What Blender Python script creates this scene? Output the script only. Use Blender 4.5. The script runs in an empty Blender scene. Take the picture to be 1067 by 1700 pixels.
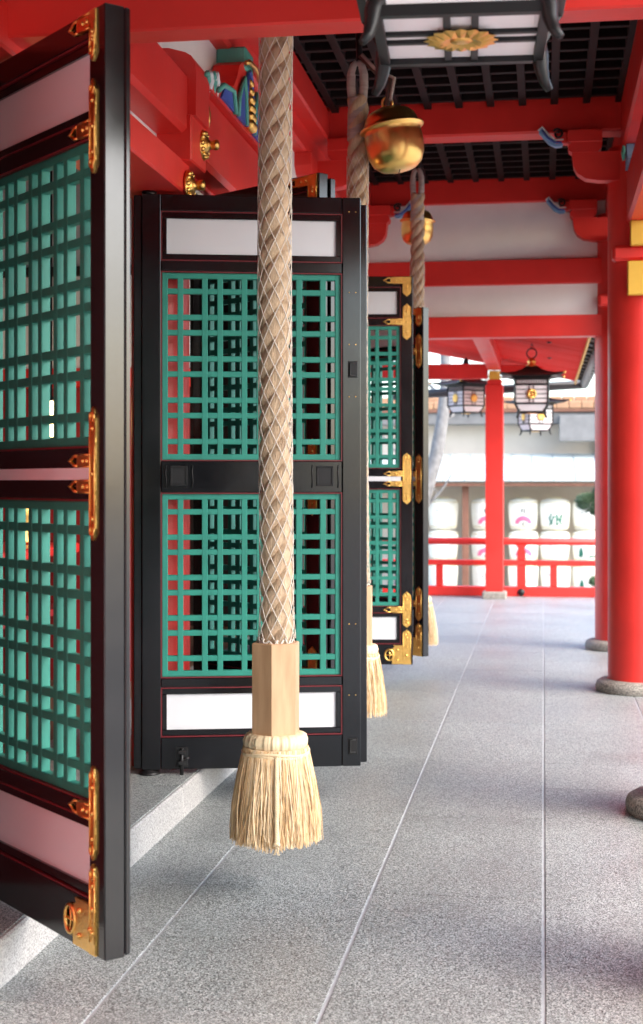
import bpy, bmesh, math, random
from mathutils import Vector, Matrix
random.seed(7)
R = math.radians
PI = math.pi
S = bpy.context.scene
COL = S.collection

# ------------------------------------------------------------------ camera
cam_d = bpy.data.cameras.new('camera')
cam = bpy.data.objects.new('camera', cam_d)
COL.objects.link(cam)
cam.location = (0, 0, 1.35)
cam.rotation_euler = (R(90), 0, math.atan(369 / 2400))
cam_d.sensor_fit = 'VERTICAL'
cam_d.lens = 35.0
cam_d.sensor_height = 35.0 * 1700 / 2400
cam_d.sensor_width = 36
cam_d.shift_y = -50 / 1700
cam_d.clip_start = 0.05
cam_d.clip_end = 3000
cam_d.dof.use_dof = True
cam_d.dof.focus_distance = 5.3
cam_d.dof.aperture_fstop = 2.8
S.camera = cam

# ------------------------------------------------------------------ sky and sun
SUN_AZ = math.atan2(0.9, -0.42)
SUN_EL = R(40)
w = bpy.data.worlds.new('World')
S.world = w
w.use_nodes = True
nt = w.node_tree
bg = nt.nodes['Background']
sky = nt.nodes.new('ShaderNodeTexSky')
sky.sky_type = 'NISHITA'
sky.sun_disc = False
sky.sun_elevation = SUN_EL
sky.sun_rotation = SUN_AZ
sky.air_density = 1.0
sky.dust_density = 2.2
sky.ozone_density = 1.0
nt.links.new(sky.outputs[0], bg.inputs[0])
bg.inputs[1].default_value = 0.15
sd = bpy.data.lights.new('sun', 'SUN')
sd.energy = 0.75
sd.angle = R(65)
sd.color = (1.0, 0.98, 0.95)
sun = bpy.data.objects.new('sun', sd)
COL.objects.link(sun)
sv = Vector((math.sin(SUN_AZ) * math.cos(SUN_EL), math.cos(SUN_AZ) * math.cos(SUN_EL), math.sin(SUN_EL)))
sun.rotation_euler = sv.to_track_quat('Z', 'Y').to_euler()
sun.location = sv * 30
S.view_settings.view_transform = 'Standard'
S.view_settings.look = 'None'
S.view_settings.exposure = 2.45
S.view_settings.gamma = 1
S.view_settings.use_curve_mapping = False
S.render.engine = 'CYCLES'
S.cycles.use_denoising = True
S.cycles.max_bounces = 10
S.cycles.diffuse_bounces = 6
S.cycles.glossy_bounces = 4
S.cycles.sample_clamp_indirect = 6

# ------------------------------------------------------------------ materials
def lin(r, g, b):
    f = lambda c: ((c / 255 + 0.055) / 1.055) ** 2.4 if c > 10 else c / 255 / 12.92
    return (f(r), f(g), f(b))

MATS = {}
def mat(name, col, rough=0.5, metal=0.0, var=0.12, scale=6.0, bump=0.0, bscale=60.0, col2=None,
        coat=0.0, stretch=(1, 1, 1), emis=None, estr=0.0, spec=0.5, rvar=0.0, trans=0.0):
    m = bpy.data.materials.new(name)
    m.use_nodes = True
    t = m.node_tree
    p = t.nodes['Principled BSDF']
    tc = t.nodes.new('ShaderNodeTexCoord')
    mp = t.nodes.new('ShaderNodeMapping')
    mp.inputs['Scale'].default_value = stretch
    t.links.new(tc.outputs['Object'], mp.inputs[0])
    n = t.nodes.new('ShaderNodeTexNoise')
    n.inputs['Scale'].default_value = scale
    n.inputs['Detail'].default_value = 5
    t.links.new(mp.outputs[0], n.inputs['Vector'])
    r = t.nodes.new('ShaderNodeValToRGB')
    c2 = col2 or tuple(max(0, c * (1 - 2 * var)) for c in col)
    r.color_ramp.elements[0].position = 0.3
    r.color_ramp.elements[0].color = (*c2, 1)
    r.color_ramp.elements[1].position = 0.7
    r.color_ramp.elements[1].color = (*col, 1)
    t.links.new(n.outputs['Fac'], r.inputs[0])
    t.links.new(r.outputs[0], p.inputs['Base Color'])
    p.inputs['Roughness'].default_value = rough
    p.inputs['Metallic'].default_value = metal
    p.inputs['Specular IOR Level'].default_value = spec
    if coat:
        p.inputs['Coat Weight'].default_value = coat
        p.inputs['Coat Roughness'].default_value = 0.15
    if rvar:
        mr = t.nodes.new('ShaderNodeMapRange')
        mr.inputs['To Min'].default_value = max(0.02, rough - rvar)
        mr.inputs['To Max'].default_value = rough + rvar
        t.links.new(n.outputs['Fac'], mr.inputs['Value'])
        t.links.new(mr.outputs[0], p.inputs['Roughness'])
    if bump:
        nb = t.nodes.new('ShaderNodeTexNoise')
        nb.inputs['Scale'].default_value = bscale
        nb.inputs['Detail'].default_value = 4
        t.links.new(mp.outputs[0], nb.inputs['Vector'])
        b = t.nodes.new('ShaderNodeBump')
        b.inputs['Strength'].default_value = bump
        b.inputs['Distance'].default_value = 0.01
        t.links.new(nb.outputs['Fac'], b.inputs['Height'])
        t.links.new(b.outputs[0], p.inputs['Normal'])
    if emis:
        p.inputs['Emission Color'].default_value = (*emis, 1)
        p.inputs['Emission Strength'].default_value = estr
    if trans:
        p.inputs['Transmission Weight'].default_value = trans
    MATS[name] = m
    return m

def granite(name, light, dark, mid, scale, rough, tint=0.10):
    m = bpy.data.materials.new(name)
    m.use_nodes = True
    t = m.node_tree
    p = t.nodes['Principled BSDF']
    g = t.nodes.new('ShaderNodeNewGeometry')
    n = t.nodes.new('ShaderNodeTexNoise')
    n.inputs['Scale'].default_value = scale
    n.inputs['Detail'].default_value = 3
    n.inputs['Roughness'].default_value = 0.7
    t.links.new(g.outputs['Position'], n.inputs['Vector'])
    r = t.nodes.new('ShaderNodeValToRGB')
    vo = t.nodes.new('ShaderNodeTexVoronoi')
    vo.inputs['Scale'].default_value = scale * 1.5
    t.links.new(g.outputs['Position'], vo.inputs['Vector'])
    sp_ = t.nodes.new('ShaderNodeSeparateColor')
    t.links.new(vo.outputs['Color'], sp_.inputs[0])
    av = t.nodes.new('ShaderNodeMix'); av.data_type = 'FLOAT'
    av.inputs[0].default_value = 0.32
    t.links.new(n.outputs['Fac'], av.inputs[2])
    t.links.new(sp_.outputs[0], av.inputs[3])
    e = r.color_ramp.elements
    e[0].position = 0.34; e[0].color = (*dark, 1)
    e[1].position = 0.66; e[1].color = (*light, 1)
    x = e.new(0.5); x.color = (*mid, 1)
    t.links.new(av.outputs[0], r.inputs[0])
    # broad stains
    n2 = t.nodes.new('ShaderNodeTexNoise')
    n2.inputs['Scale'].default_value = 1.7
    n2.inputs['Detail'].default_value = 6
    t.links.new(g.outputs['Position'], n2.inputs['Vector'])
    oi = t.nodes.new('ShaderNodeObjectInfo')
    a = t.nodes.new('ShaderNodeMath'); a.operation = 'MULTIPLY_ADD'
    a.inputs[1].default_value = tint
    t.links.new(oi.outputs['Random'], a.inputs[0])
    mr = t.nodes.new('ShaderNodeMapRange')
    mr.inputs['From Min'].default_value = 0.3; mr.inputs['From Max'].default_value = 0.7
    mr.inputs['To Min'].default_value = 0.74; mr.inputs['To Max'].default_value = 1.0
    t.links.new(n2.outputs['Fac'], mr.inputs['Value'])
    t.links.new(mr.outputs[0], a.inputs[2])
    mx = t.nodes.new('ShaderNodeMix'); mx.data_type = 'RGBA'; mx.blend_type = 'MULTIPLY'
    mx.inputs[0].default_value = 1
    t.links.new(r.outputs[0], mx.inputs[6])
    t.links.new(a.outputs[0], mx.inputs[7])
    t.links.new(mx.outputs[2], p.inputs['Base Color'])
    mr2 = t.nodes.new('ShaderNodeMapRange')
    mr2.inputs['To Min'].default_value = rough - 0.12; mr2.inputs['To Max'].default_value = rough + 0.15
    t.links.new(n2.outputs['Fac'], mr2.inputs['Value'])
    t.links.new(mr2.outputs[0], p.inputs['Roughness'])
    b = t.nodes.new('ShaderNodeBump')
    b.inputs['Strength'].default_value = 0.04
    b.inputs['Distance'].default_value = 0.001
    t.links.new(n.outputs['Fac'], b.inputs['Height'])
    t.links.new(b.outputs[0], p.inputs['Normal'])
    MATS[name] = m
    return m

granite('granite_floor', (0.56, 0.595, 0.585), (0.016, 0.018, 0.018), (0.215, 0.234, 0.23), 200, 0.45, 0.12)
granite('granite_sill', (0.50, 0.495, 0.485), (0.20, 0.195, 0.19), (0.38, 0.375, 0.365), 170, 0.6, 0.05)
granite('granite_base', (0.42, 0.38, 0.33), (0.10, 0.09, 0.08), (0.27, 0.245, 0.21), 120, 0.6)
mat('mortar', (0.42, 0.44, 0.46), 0.8, var=0.1, scale=20, bump=0.3, bscale=150)
mat('earth', (0.42, 0.40, 0.37), 0.9, var=0.12, scale=3, bump=0.4, bscale=40)
mat('red', (0.73, 0.030, 0.022), 0.42, var=0.08, scale=3.5, bump=0.08, bscale=22, rvar=0.10)
mat('red_matte', (0.74, 0.03, 0.022), 0.85, var=0.08, scale=4, spec=0.15)
mat('maroon', (0.11, 0.006, 0.008), 0.6)
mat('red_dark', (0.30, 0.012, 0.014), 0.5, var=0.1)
mat('plaster', (0.78, 0.76, 0.75), 0.75, var=0.04, scale=4, bump=0.05, bscale=120)
mat('lacquer', (0.004, 0.004, 0.0055), 0.2, var=0.25, scale=6, bump=0.012, bscale=50, rvar=0.11, spec=0.35, coat=0.45)
mat('trim_red', (0.16, 0.012, 0.018), 0.4)
mat('teal', (0.018, 0.24, 0.18), 0.55, var=0.10, scale=14, bump=0.04, bscale=90)
mat('panel_white', (0.66, 0.675, 0.71), 0.6, var=0.02, scale=3)
mat('gold', (0.92, 0.56, 0.16), 0.28, 1.0, var=0.08, scale=60, bump=0.25, bscale=160)
mat('bell_brass', (0.95, 0.60, 0.18), 0.3, 1.0, var=0.05, scale=5, bump=0.008, bscale=30, rvar=0.04)
mat('iron', (0.012, 0.012, 0.013), 0.45, 0.3)
mat('black', (0.004, 0.004, 0.004), 0.7)
mat('ceil_black', (0.003, 0.0025, 0.0025), 0.8, spec=0.1)
mat('ceil_bar', (0.014, 0.007, 0.007), 0.6, spec=0.2, var=0.2, scale=12)
mat('rope', (0.63, 0.455, 0.295), 0.85, var=0.15, scale=60, bump=0.6, bscale=220, stretch=(1, 1, .25))
mat('string', (0.72, 0.65, 0.56), 0.8, var=0.08, scale=100)
mat('binding', (0.50, 0.42, 0.38), 0.85, var=0.15, scale=20, bump=0.5, bscale=120, stretch=(.3, .3, 3))
mat('straw', (0.82, 0.56, 0.29), 0.55, var=0.16, scale=40)
mat('straw_dark', (0.60, 0.36, 0.15), 0.6, var=0.2, scale=40)
mat('straw_pale', (0.88, 0.69, 0.43), 0.55, var=0.1, scale=40)
mat('hexwood', (0.60, 0.375, 0.21), 0.5, col2=(0.46, 0.265, 0.135), scale=7, stretch=(5, 5, .7), bump=0.05, bscale=40)
mat('leather', (0.10, 0.06, 0.045), 0.6)
mat('paint_blue', (0.05, 0.10, 0.42), 0.5)
mat('paint_sky', (0.22, 0.45, 0.72), 0.5)
mat('paint_green', (0.10, 0.42, 0.33), 0.5)
mat('paint_white', (0.80, 0.80, 0.78), 0.5)
mat('paint_yellow', (0.72, 0.42, 0.05), 0.5, var=0.05)
mat('paper', (0.84, 0.82, 0.84), 0.7, var=0.02)
mat('copper_roof', (0.50, 0.56, 0.55), 0.6, var=0.12, scale=2)
mat('beige_wall', (0.62, 0.55, 0.47), 0.8, var=0.06, scale=2)
mat('grey_eave', (0.16, 0.155, 0.15), 0.8)
mat('brown_tile', (0.40, 0.22, 0.12), 0.7, var=0.15, scale=5)
mat('brown_wood', (0.20, 0.085, 0.05), 0.7)
mat('komo', (0.90, 0.88, 0.78), 0.8, var=0.04, scale=12, bump=0.15, bscale=80)
mat('komo_rope', (0.70, 0.60, 0.36), 0.8)
mat('print_pink', (0.80, 0.17, 0.30), 0.7)
mat('print_green', (0.01, 0.16, 0.10), 0.7)
mat('print_ink', (0.03, 0.04, 0.04), 0.7)
mat('bark', (0.22, 0.215, 0.21), 0.9, var=0.2, scale=12, bump=0.6, bscale=30)
mat('pine', (0.07, 0.13, 0.06), 0.7, var=0.3, scale=8)
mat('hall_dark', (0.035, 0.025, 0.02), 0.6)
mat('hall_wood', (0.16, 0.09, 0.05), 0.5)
mat('lamp_glow', (0.9, 0.7, 0.4), 0.6, emis=(1.0, 0.62, 0.25), estr=3.0)
mat('vent_grey', (0.19, 0.185, 0.18), 0.8)
mat('gutter', (0.05, 0.045, 0.045), 0.4)

# ------------------------------------------------------------------ mesh builder
class MB:
    def __init__(s):
        s.v = []; s.f = []; s.sm = []
    def add(s, vs, fs, smooth=False):
        o = len(s.v)
        s.v += [tuple(p) for p in vs]
        for f in fs:
            s.f.append(tuple(i + o for i in f)); s.sm.append(smooth)
        return s
    def box(s, a, b, bev=0.0, M=None):
        x0, y0, z0 = [min(p, q) for p, q in zip(a, b)]
        x1, y1, z1 = [max(p, q) for p, q in zip(a, b)]
        if bev <= 0:
            vs = [(x0, y0, z0), (x1, y0, z0), (x1, y1, z0), (x0, y1, z0), (x0, y0, z1), (x1, y0, z1), (x1, y1, z1), (x0, y1, z1)]
            fs = [(0, 3, 2, 1), (4, 5, 6, 7), (0, 1, 5, 4), (1, 2, 6, 5), (2, 3, 7, 6), (3, 0, 4, 7)]
        else:
            d = min(bev, (x1 - x0) * .45, (y1 - y0) * .45, (z1 - z0) * .45)
            c = Vector(((x0 + x1) / 2, (y0 + y1) / 2, (z0 + z1) / 2))
            h = Vector(((x1 - x0) / 2, (y1 - y0) / 2, (z1 - z0) / 2))
            vs = []; ix = {}
            for sx in (-1, 1):
                for sy in (-1, 1):
                    for sz in (-1, 1):
                        for ax in range(3):
                            q = [h[0] - d, h[1] - d, h[2] - d]; q[ax] += d
                            ix[(sx, sy, sz, ax)] = len(vs)
                            vs.append((c[0] + sx * q[0], c[1] + sy * q[1], c[2] + sz * q[2]))
            fs = []
            for ax in range(3):
                o1, o2 = [(1, 2), (2, 0), (0, 1)][ax]
                for sg in (-1, 1):
                    L = []
                    for a1, a2 in ((-1, -1), (1, -1), (1, 1), (-1, 1)):
                        k = [0, 0, 0]; k[ax] = sg; k[o1] = a1; k[o2] = a2
                        L.append(ix[(*k, ax)])
                    fs.append(tuple(L if sg > 0 else L[::-1]))
            for ax in range(3):       # edge bevels along axis ax
                o1, o2 = [(1, 2), (2, 0), (0, 1)][ax]
                for a1 in (-1, 1):
                    for a2 in (-1, 1):
                        def K(t, which):
                            k = [0, 0, 0]; k[ax] = t; k[o1] = a1; k[o2] = a2
                            return ix[(*k, which)]
                        L = [K(-1, o1), K(1, o1), K(1, o2), K(-1, o2)]
                        fs.append(tuple(L if a1 * a2 < 0 else L[::-1]))
            for sx in (-1, 1):
                for sy in (-1, 1):
                    for sz in (-1, 1):
                        L = [ix[(sx, sy, sz, i)] for i in range(3)]
                        fs.append(tuple(L if sx * sy * sz > 0 else L[::-1]))
        if M is not None:
            vs = [M @ Vector(p) for p in vs]
        return s.add(vs, fs)
    def prism(s, pts, a, b, plane='xz', smooth=False):
        """polygon (u,v) extruded along the third axis from a to b"""
        n = len(pts)
        def P(u, v, t):
            return {'xz': (u, t, v), 'yz': (t, u, v), 'xy': (u, v, t)}[plane]
        vs = [P(u, v, a) for u, v in pts] + [P(u, v, b) for u, v in pts]
        fs = [tuple(range(n))[::-1], tuple(range(n, 2 * n))]
        fs += [(i, (i + 1) % n, n + (i + 1) % n, n + i) for i in range(n)]
        return s.add(vs, fs, smooth)
    def lathe(s, prof, n=24, c=(0, 0, 0), M=None, smooth=True, cap=True):
        vs = []; fs = []
        for r, z in prof:
            for k in range(n):
                a = 2 * PI * k / n
                vs.append(Vector((c[0] + r * math.cos(a), c[1] + r * math.sin(a), c[2] + z)))
        m = len(prof)
        for i in range(m - 1):
            for k in range(n):
                k2 = (k + 1) % n
                fs.append((i * n + k, i * n + k2, (i + 1) * n + k2, (i + 1) * n + k))
        if cap:
            fs.append(tuple(range(n))[::-1]); fs.append(tuple(range((m - 1) * n, m * n)))
        if M is not None:
            vs = [M @ v for v in vs]
        return s.add(vs, fs, smooth)
    def tube(s, path, r, n=6, closed=False, smooth=True, r1=None):
        P = [Vector(p) for p in path]
        m = len(P); vs = []; fs = []
        up = None
        for i, p in enumerate(P):
            if closed:
                t = P[(i + 1) % m] - P[i - 1]
            else:
                t = P[min(i + 1, m - 1)] - P[max(i - 1, 0)]
            t.normalize()
            if up is None:
                up = Vector((0, 0, 1)) if abs(t.z) < .9 else Vector((1, 0, 0))
            a = up - t * up.dot(t)
            if a.length < 1e-5:
                a = t.orthogonal()
            a.normalize(); up = a
            b = t.cross(a)
            rr = r if r1 is None else r + (r1 - r) * i / max(1, m - 1)
            for k in range(n):
                q = 2 * PI * k / n
                vs.append(p + (a * math.cos(q) + b * math.sin(q)) * rr)
        for i in range(m if closed else m - 1):
            j = (i + 1) % m
            for k in range(n):
                k2 = (k + 1) % n
                fs.append((i * n + k, i * n + k2, j * n + k2, j * n + k))
        if not closed:
            fs.append(tuple(range(n))[::-1]); fs.append(tuple(range((m - 1) * n, m * n)))
        return s.add(vs, fs, smooth)
    def mesh(s, name, m):
        me = bpy.data.meshes.new(name)
        me.from_pydata(s.v, [], s.f)
        me.materials.append(MATS[m])
        me.polygons.foreach_set('use_smooth', s.sm)
        me.update()
        return me
    def build(s, name, m, parent=None, loc=None, rot=None):
        return put(name, s.mesh(name, m), parent, loc, rot)

def put(name, me, parent=None, loc=None, rot=None):
    o = bpy.data.objects.new(name, me)
    COL.objects.link(o)
    if parent is not None:
        o.parent = parent
    if loc is not None:
        o.location = loc
    if rot is not None:
        o.rotation_euler = rot
    return o
def fixn(o):
    bm = bmesh.new(); bm.from_mesh(o.data)
    bmesh.ops.recalc_face_normals(bm, faces=bm.faces)
    bm.to_mesh(o.data); bm.free()
    return o
def thing(name, label, cat, loc=(0, 0, 0), rz=0, group=None):
    o = bpy.data.objects.new(name, None)
    o.empty_display_size = .1
    COL.objects.link(o)
    o.location = loc; o.rotation_euler = (0, 0, rz)
    o['label'] = label; o['category'] = cat
    if group:
        o['group'] = group
    return o
def structure(o, label=None):
    o['kind'] = 'structure'
    if label: o['label'] = label
    return o
def copy_tree(o, parent=None):
    c = o.copy(); COL.objects.link(c); c.parent = parent
    for ch in [x for x in bpy.data.objects if x.parent == o]:
        copy_tree(ch, c)
    return c

# ------------------------------------------------------------------ ground and floor
m = MB(); m.add([(-400, -400, -.71), (400, -400, -.71), (400, 400, -.71), (-400, 400, -.71)], [(0, 1, 2, 3)])
structure(m.build('ground', 'earth'), 'pale sandy shrine courtyard around the raised veranda')

XJ = [-1.694, -1.134, -.558, 0.0, .56, 1.12, 1.68]
Y0, DY, NR = -1.53, .57, 33
YEND = Y0 + DY * NR
m = MB(); m.box((-1.70, -16, -.71), (1.69, YEND, -.0035))
floor = structure(m.build('floor', 'mortar'), 'grey granite slab floor of the open veranda')
slabs = {}
for i in range(len(XJ) - 1):
    wd = XJ[i + 1] - XJ[i] - .011
    m = MB(); m.box((-wd / 2, -DY / 2 + .0005, -.05), (wd / 2, DY / 2 - .0005, 0), .0011)
    slabs[i] = m.mesh('slab', 'granite_floor')
for i in range(len(XJ) - 1):
    off = (0, .02, 0, .012, .03, 0)[i]
    for j in range(NR):
        put('slab', slabs[i], floor, ((XJ[i] + XJ[i + 1]) / 2, Y0 + DY * (j + .5) + off - .015, random.uniform(-.0006, .0006)))

# raised stone sill along the hall
sill = structure(bpy.data.objects.new('stone_sill', None), 'pale granite step along the foot of the hall')
COL.objects.link(sill)
y = -1.6
lens = [1.35, 1.1, 1.25, 1.0, 1.4, 1.15, 1.2, 1.3, 1.1, 1.3, 1.2, 1.25]
for L in lens:
    m = MB(); m.box((-2.3, y + .0015, -.02), (-1.43, y + L - .0015, .128), .006)
    k_ = m.build('block', 'granite_sill', sill)
    m = MB(); m.box((-2.3, y + .003, .10), (-1.445, y + L - .003, .1305), .0015); m.build('shaded_top', 'granite_floor', k_)  # darker sheet added on top; the step top's shade is put into its colour
    y += L
    if y > 12: break

# ------------------------------------------------------------------ shrine hall
hall = thing('shrine_hall', 'vermilion shrine hall with open veranda, black coffered ceiling and white plaster', 'building')
def hb(name, a, b, mt='red', bev=.008, parent=None):
    m = MB(); m.box(a, b, bev)
    return m.build(name, mt, parent or hall)

# outer columns with stone bases
COLX = .61
COLY = (3.95, 6.05, 9.55, 11.93)
m = MB(); m.lathe([(.2, .07), (.2, 3.5)], 40, cap=False); colme = m.mesh('column', 'red')
m = MB(); m.lathe([(.262, -.02), (.278, .012), (.28, .036), (.272, .060), (.25, .074), (.21, .079), (.15, .079)], 40)
basme = m.mesh('base_stone', 'granite_base')
for yy in COLY:
    c = put('column', colme, hall, (COLX, yy, 0))
    put('base_stone', basme, c)
# posts along the wall
POSTX = -1.64
m = MB(); m.lathe([(.125, .128), (.125, 3.1)], 36, cap=False); pm = m.mesh('wall_post', 'red')
for yy in (1.2, 3.0, 6.08, 9.6, 11.93):
    put('wall_post', pm, hall, (POSTX, yy, 0))
# jambs beside the doorways
for a, b in ((6.20, 6.70), (9.62, 10.45), (11.5, 12.1)):
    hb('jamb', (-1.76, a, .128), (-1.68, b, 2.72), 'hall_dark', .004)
hb('bounce_wall', (-1.80, -16, .128), (-1.73, 2.7, 2.72), 'plaster', .004)  # unseen wall added; plaster here keeps the bounce on the near door neutral
hb('bounce_wall', (-1.80, 2.7, .128), (-1.73, 3.45, 2.72), 'red', .004)  # unseen red length, added for red bounce on the near door
hb('bounce_wall', (-1.84, 3.45, .128), (-1.78, 4.12, 2.72), 'maroon', .004)  # unseen length, its dark red picked for the tint the near door mirrors
for a, b in ((-.5, 1.0), (1.4, 2.8)):
    hb('wall_panel', (-1.74, a, .9), (-1.715, b, 2.3), 'plaster', .004)

# lintel and beams along the wall
hb('lintel', (-1.80, -6, 2.565), (-1.49, 6.0, 2.70))
hb('lintel', (-1.80, 6.10, 2.715), (-1.56, 9.55, 2.735))
hb('lintel', (-1.80, 9.60, 2.565), (-1.49, 11.85, 2.70))
hb('plaster_panel', (-1.70, -6, 2.695), (-1.60, 11.9, 2.81), 'plaster', 0)
hb('head_beam', (-1.78, -6, 2.805), (-1.47, 5.92, 3.06), bev=.02)
hb('head_beam', (-1.78, 6.0, 2.735), (-1.46, 9.45, 3.06), bev=.02)
hb('head_beam', (-1.78, 9.65, 2.735), (-1.46, 11.82, 3.06), bev=.02)
hb('plaster_panel', (-1.66, -6, 3.05), (-1.58, 11.9, 3.50), 'plaster', 0)
hb('wall_plate', (-1.80, -6, 3.46), (-1.50, 12.0, 3.90), bev=.015)
hb('purlin', (-1.52, -6, 3.60), (-1.40, 12.0, 3.80), bev=.012)
hb('purlin', (.49, -1, 3.46), (.73, 12.1, 3.92), bev=.015)
for yy in (6.0, 9.55):
    hb('bearing_block', (-1.70, yy - .13, 2.69), (-1.45, yy + .13, 2.885), bev=.006)
    pts = [(-1.66, 2.88), (-1.435, 2.88), (-1.432, 3.06), (-1.438, 3.10), (-1.455, 3.13), (-1.48, 3.145), (-1.55, 3.165), (-1.66, 3.17)]
    m = MB(); m.prism(pts, yy - .12, yy + .12); fixn(m.build('beam_nose', 'red', hall))
    if yy < 7: continue
    hb('bearing_block', (-1.62, yy - .10, 3.17), (-1.44, yy + .10, 3.27), bev=.006)
    pts = [(yy - .10, 3.27), (yy + .10, 3.27), (yy + .36, 3.33), (yy + .42, 3.38), (yy + .42, 3.46), (yy - .42, 3.46), (yy - .42, 3.38), (yy - .36, 3.33)]
    m = MB(); m.prism(pts, -1.60, -1.47, 'yz'); fixn(m.build('bracket_arm', 'red', hall))

# near tie beam crossing the walkway, and a lower echo of it behind
hb('tie_beam', (-1.78, 3.885, 2.60), (.70, 4.0, 2.98), bev=.006)
hb('plaster_panel', (-1.5, 3.92, 2.98), (.5, 3.97, 3.5), 'plaster', 0)
# end wall: three beams and plaster
hb('tie_beam', (-1.75, 11.80, 2.524), (.70, 11.96, 2.695), bev=.006)
hb('tie_beam', (-1.75, 11.80, 2.949), (.70, 11.96, 3.150), bev=.006)
hb('tie_beam', (-1.75, 11.80, 3.615), (.70, 11.96, 3.87), bev=.006)
hb('plaster_panel', (-1.65, 11.85, 2.69), (.55, 11.91, 2.955), 'plaster', 0)
hb('plaster_panel', (-1.65, 11.85, 3.145), (.55, 11.91, 3.62), 'plaster', 0)
# cross beams under the ceiling
hb('cross_beam', (-1.62, 9.45, 3.605), (.60, 9.65, 3.87), bev=.014)
hb('cross_beam', (-1.62, 5.97, 3.605), (.60, 6.15, 3.87), bev=.014)

# brackets under the cross beams with painted scroll noses
def bracket(yf, sgn, cx, k=1.0):
    """front face at y = yf, nose pointing to sgn*x"""
    root = MB()
    X = lambda u: cx + sgn * u
    d = .11
    def bx(name, u0, u1, z0, z1, mt, parent, y0=yf, y1=yf + d, bev=.004):
        m = MB(); m.box((X(u0), y0, z0), (X(u1), y1, z1), bev)
        return m.build(name, mt, parent)
    pts = [(X(.085), 3.462), (X(.085), 3.44), (X(.075), 3.37), (X(.05), 3.325), (X(.0), 3.292), (X(-.08), 3.278), (X(-.22), 3.275), (X(-.22), 3.462)]
    m = MB(); m.prism(pts, yf, yf + d); a = fixn(m.build('bracket_arm', 'red', hall))
    pts = [(X(.09), 3.525), (X(.11), 3.50), (X(.105), 3.475), (X(.085), 3.46), (X(-.075), 3.46), (X(-.10), 3.485), (X(-.105), 3.525)]
    m = MB(); m.prism(pts, yf - .006, yf + d + .006); fixn(m.build('bearing_block', 'red', a))
    bx('cap_block', -.105, .115, 3.525, 3.607, 'red', a, yf - .012, yf + d + .012)
    bx('stub_beam', .115, .19, 3.525, 3.60, 'red', a, yf + .015, yf + d - .015)
    # scroll: painted leaf and spiral
    m = MB()
    sp = []
    for i in range(26):
        t = i / 25; q = PI * .2 + t * PI * 2.6; rr = .034 * (1 - .72 * t)
        sp.append((X(.155 + .02 + rr * math.cos(q)), yf - .004, 3.583 + rr * math.sin(q)))
    m.tube(sp, .0075, 6); m.build('scroll', 'iron', a)
    m = MB()
    m.prism([(X(.13), 3.545), (X(.16), 3.535), (X(.21), 3.555), (X(.25), 3.60), (X(.275), 3.635), (X(.29), 3.63), (X(.295), 3.60), (X(.265), 3.565), (X(.235), 3.53), (X(.19), 3.507), (X(.15), 3.51)], yf + .02, yf + .07)
    fixn(m.build('painted_leaf', 'paint_sky', a))
    m = MB(); m.tube([(X(.14), yf + .016, 3.55), (X(.19), yf + .016, 3.548), (X(.235), yf + .016, 3.585), (X(.275), yf + .016, 3.637), (X(.30), yf + .016, 3.612)], .006, 6)
    m.build('painted_edge', 'paint_white', a)
    m = MB(); m.tube([(X(.15), yf + .014, 3.53), (X(.20), yf + .014, 3.535), (X(.24), yf + .014, 3.565), (X(.275), yf + .014, 3.612)], .007, 6)
    m.build('painted_edge', 'paint_blue', a)
for yf in (9.40, 11.73):
    bracket(yf, -1, .265 + (.05 if yf > 10 else 0))
    bracket(yf, 1, -1.30 - (.05 if yf > 10 else 0))

# coffered ceiling
m = MB(); m.box((-1.75, -1.0, 3.86), (.75, 12.0, 3.90))
ceil = m.build('ceiling', 'ceil_black', hall)
m = MB(); m.box((-.024, 0, 3.785), (.024, 8.0, 3.85), .003); bm1 = m.mesh('batten', 'ceil_bar')
m = MB(); m.box((-1.45, -.022, 3.79), (.52, .022, 3.845), .003); bm2 = m.mesh('batten', 'ceil_bar')
x = -1.36
while x < .5:
    put('batten', bm1, ceil, (x, 4.0, 0)); x += .204
y = 4.1
while y < 11.8:
    if not (9.4 < y < 9.68 or 5.9 < y < 6.2):
        put('batten', bm2, ceil, (0, y, 0))
    y += .2

# beam ends and corbels round the middle outer column
for yy in (6.05, 9.55, 11.93):
    m = MB()
    hb('tie_beam', (.53, yy + .18, 2.53), (.69, yy + (3.12 if yy == 6.05 else 2.0) , 2.74)) if yy < 6 else None
def corbel(z0, z1, L, yy, x0, x1):
    a = hb('corbel', (x0, yy - L, z0), (x1, yy, z1), 'red', .01)
    hb('yellow_end', (x0 - .004, yy - L - .014, z0 - .004), (x1 + .004, yy - L + .05, z1 + .004), 'paint_yellow', .006, a)
    return a
for yy in (9.55, 11.93):
    corbel(2.53, 2.735, .27, yy, .525, .70)
    hb('bearing_block', (.43, yy - .22, 2.75), (.80, yy + .2, 2.85), bev=.02)
    corbel(2.838, 2.985, .30, yy, .54, .70)
hb('rail_beam', (.52, 6.0, 2.99), (.70, 9.6, 3.32), bev=.02)
hb('rail_beam', (.52, 9.6, 2.99), (.70, 11.9, 3.32), bev=.02)
hb('rail_beam', (.52, -1, 2.99), (.70, 6.0, 3.32), bev=.02)
m = MB(); m.prism([(9.0, 3.32), (9.1, 3.36), (9.2, 3.46), (9.3, 3.46), (9.34, 3.32)], .51, .60, 'yz'); fixn(m.build('painted_block', 'paint_sky', hall))
m = MB(); m.lathe([(.0, 0), (.045, .005), (.05, .02), (.0, .03)], 12, M=Matrix.Translation((.505, 9.19, 3.40)) @ Matrix.Rotation(-PI / 2, 4, 'Y'), cap=False); m.build('painted_leaf', 'paint_green', hall)

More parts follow.
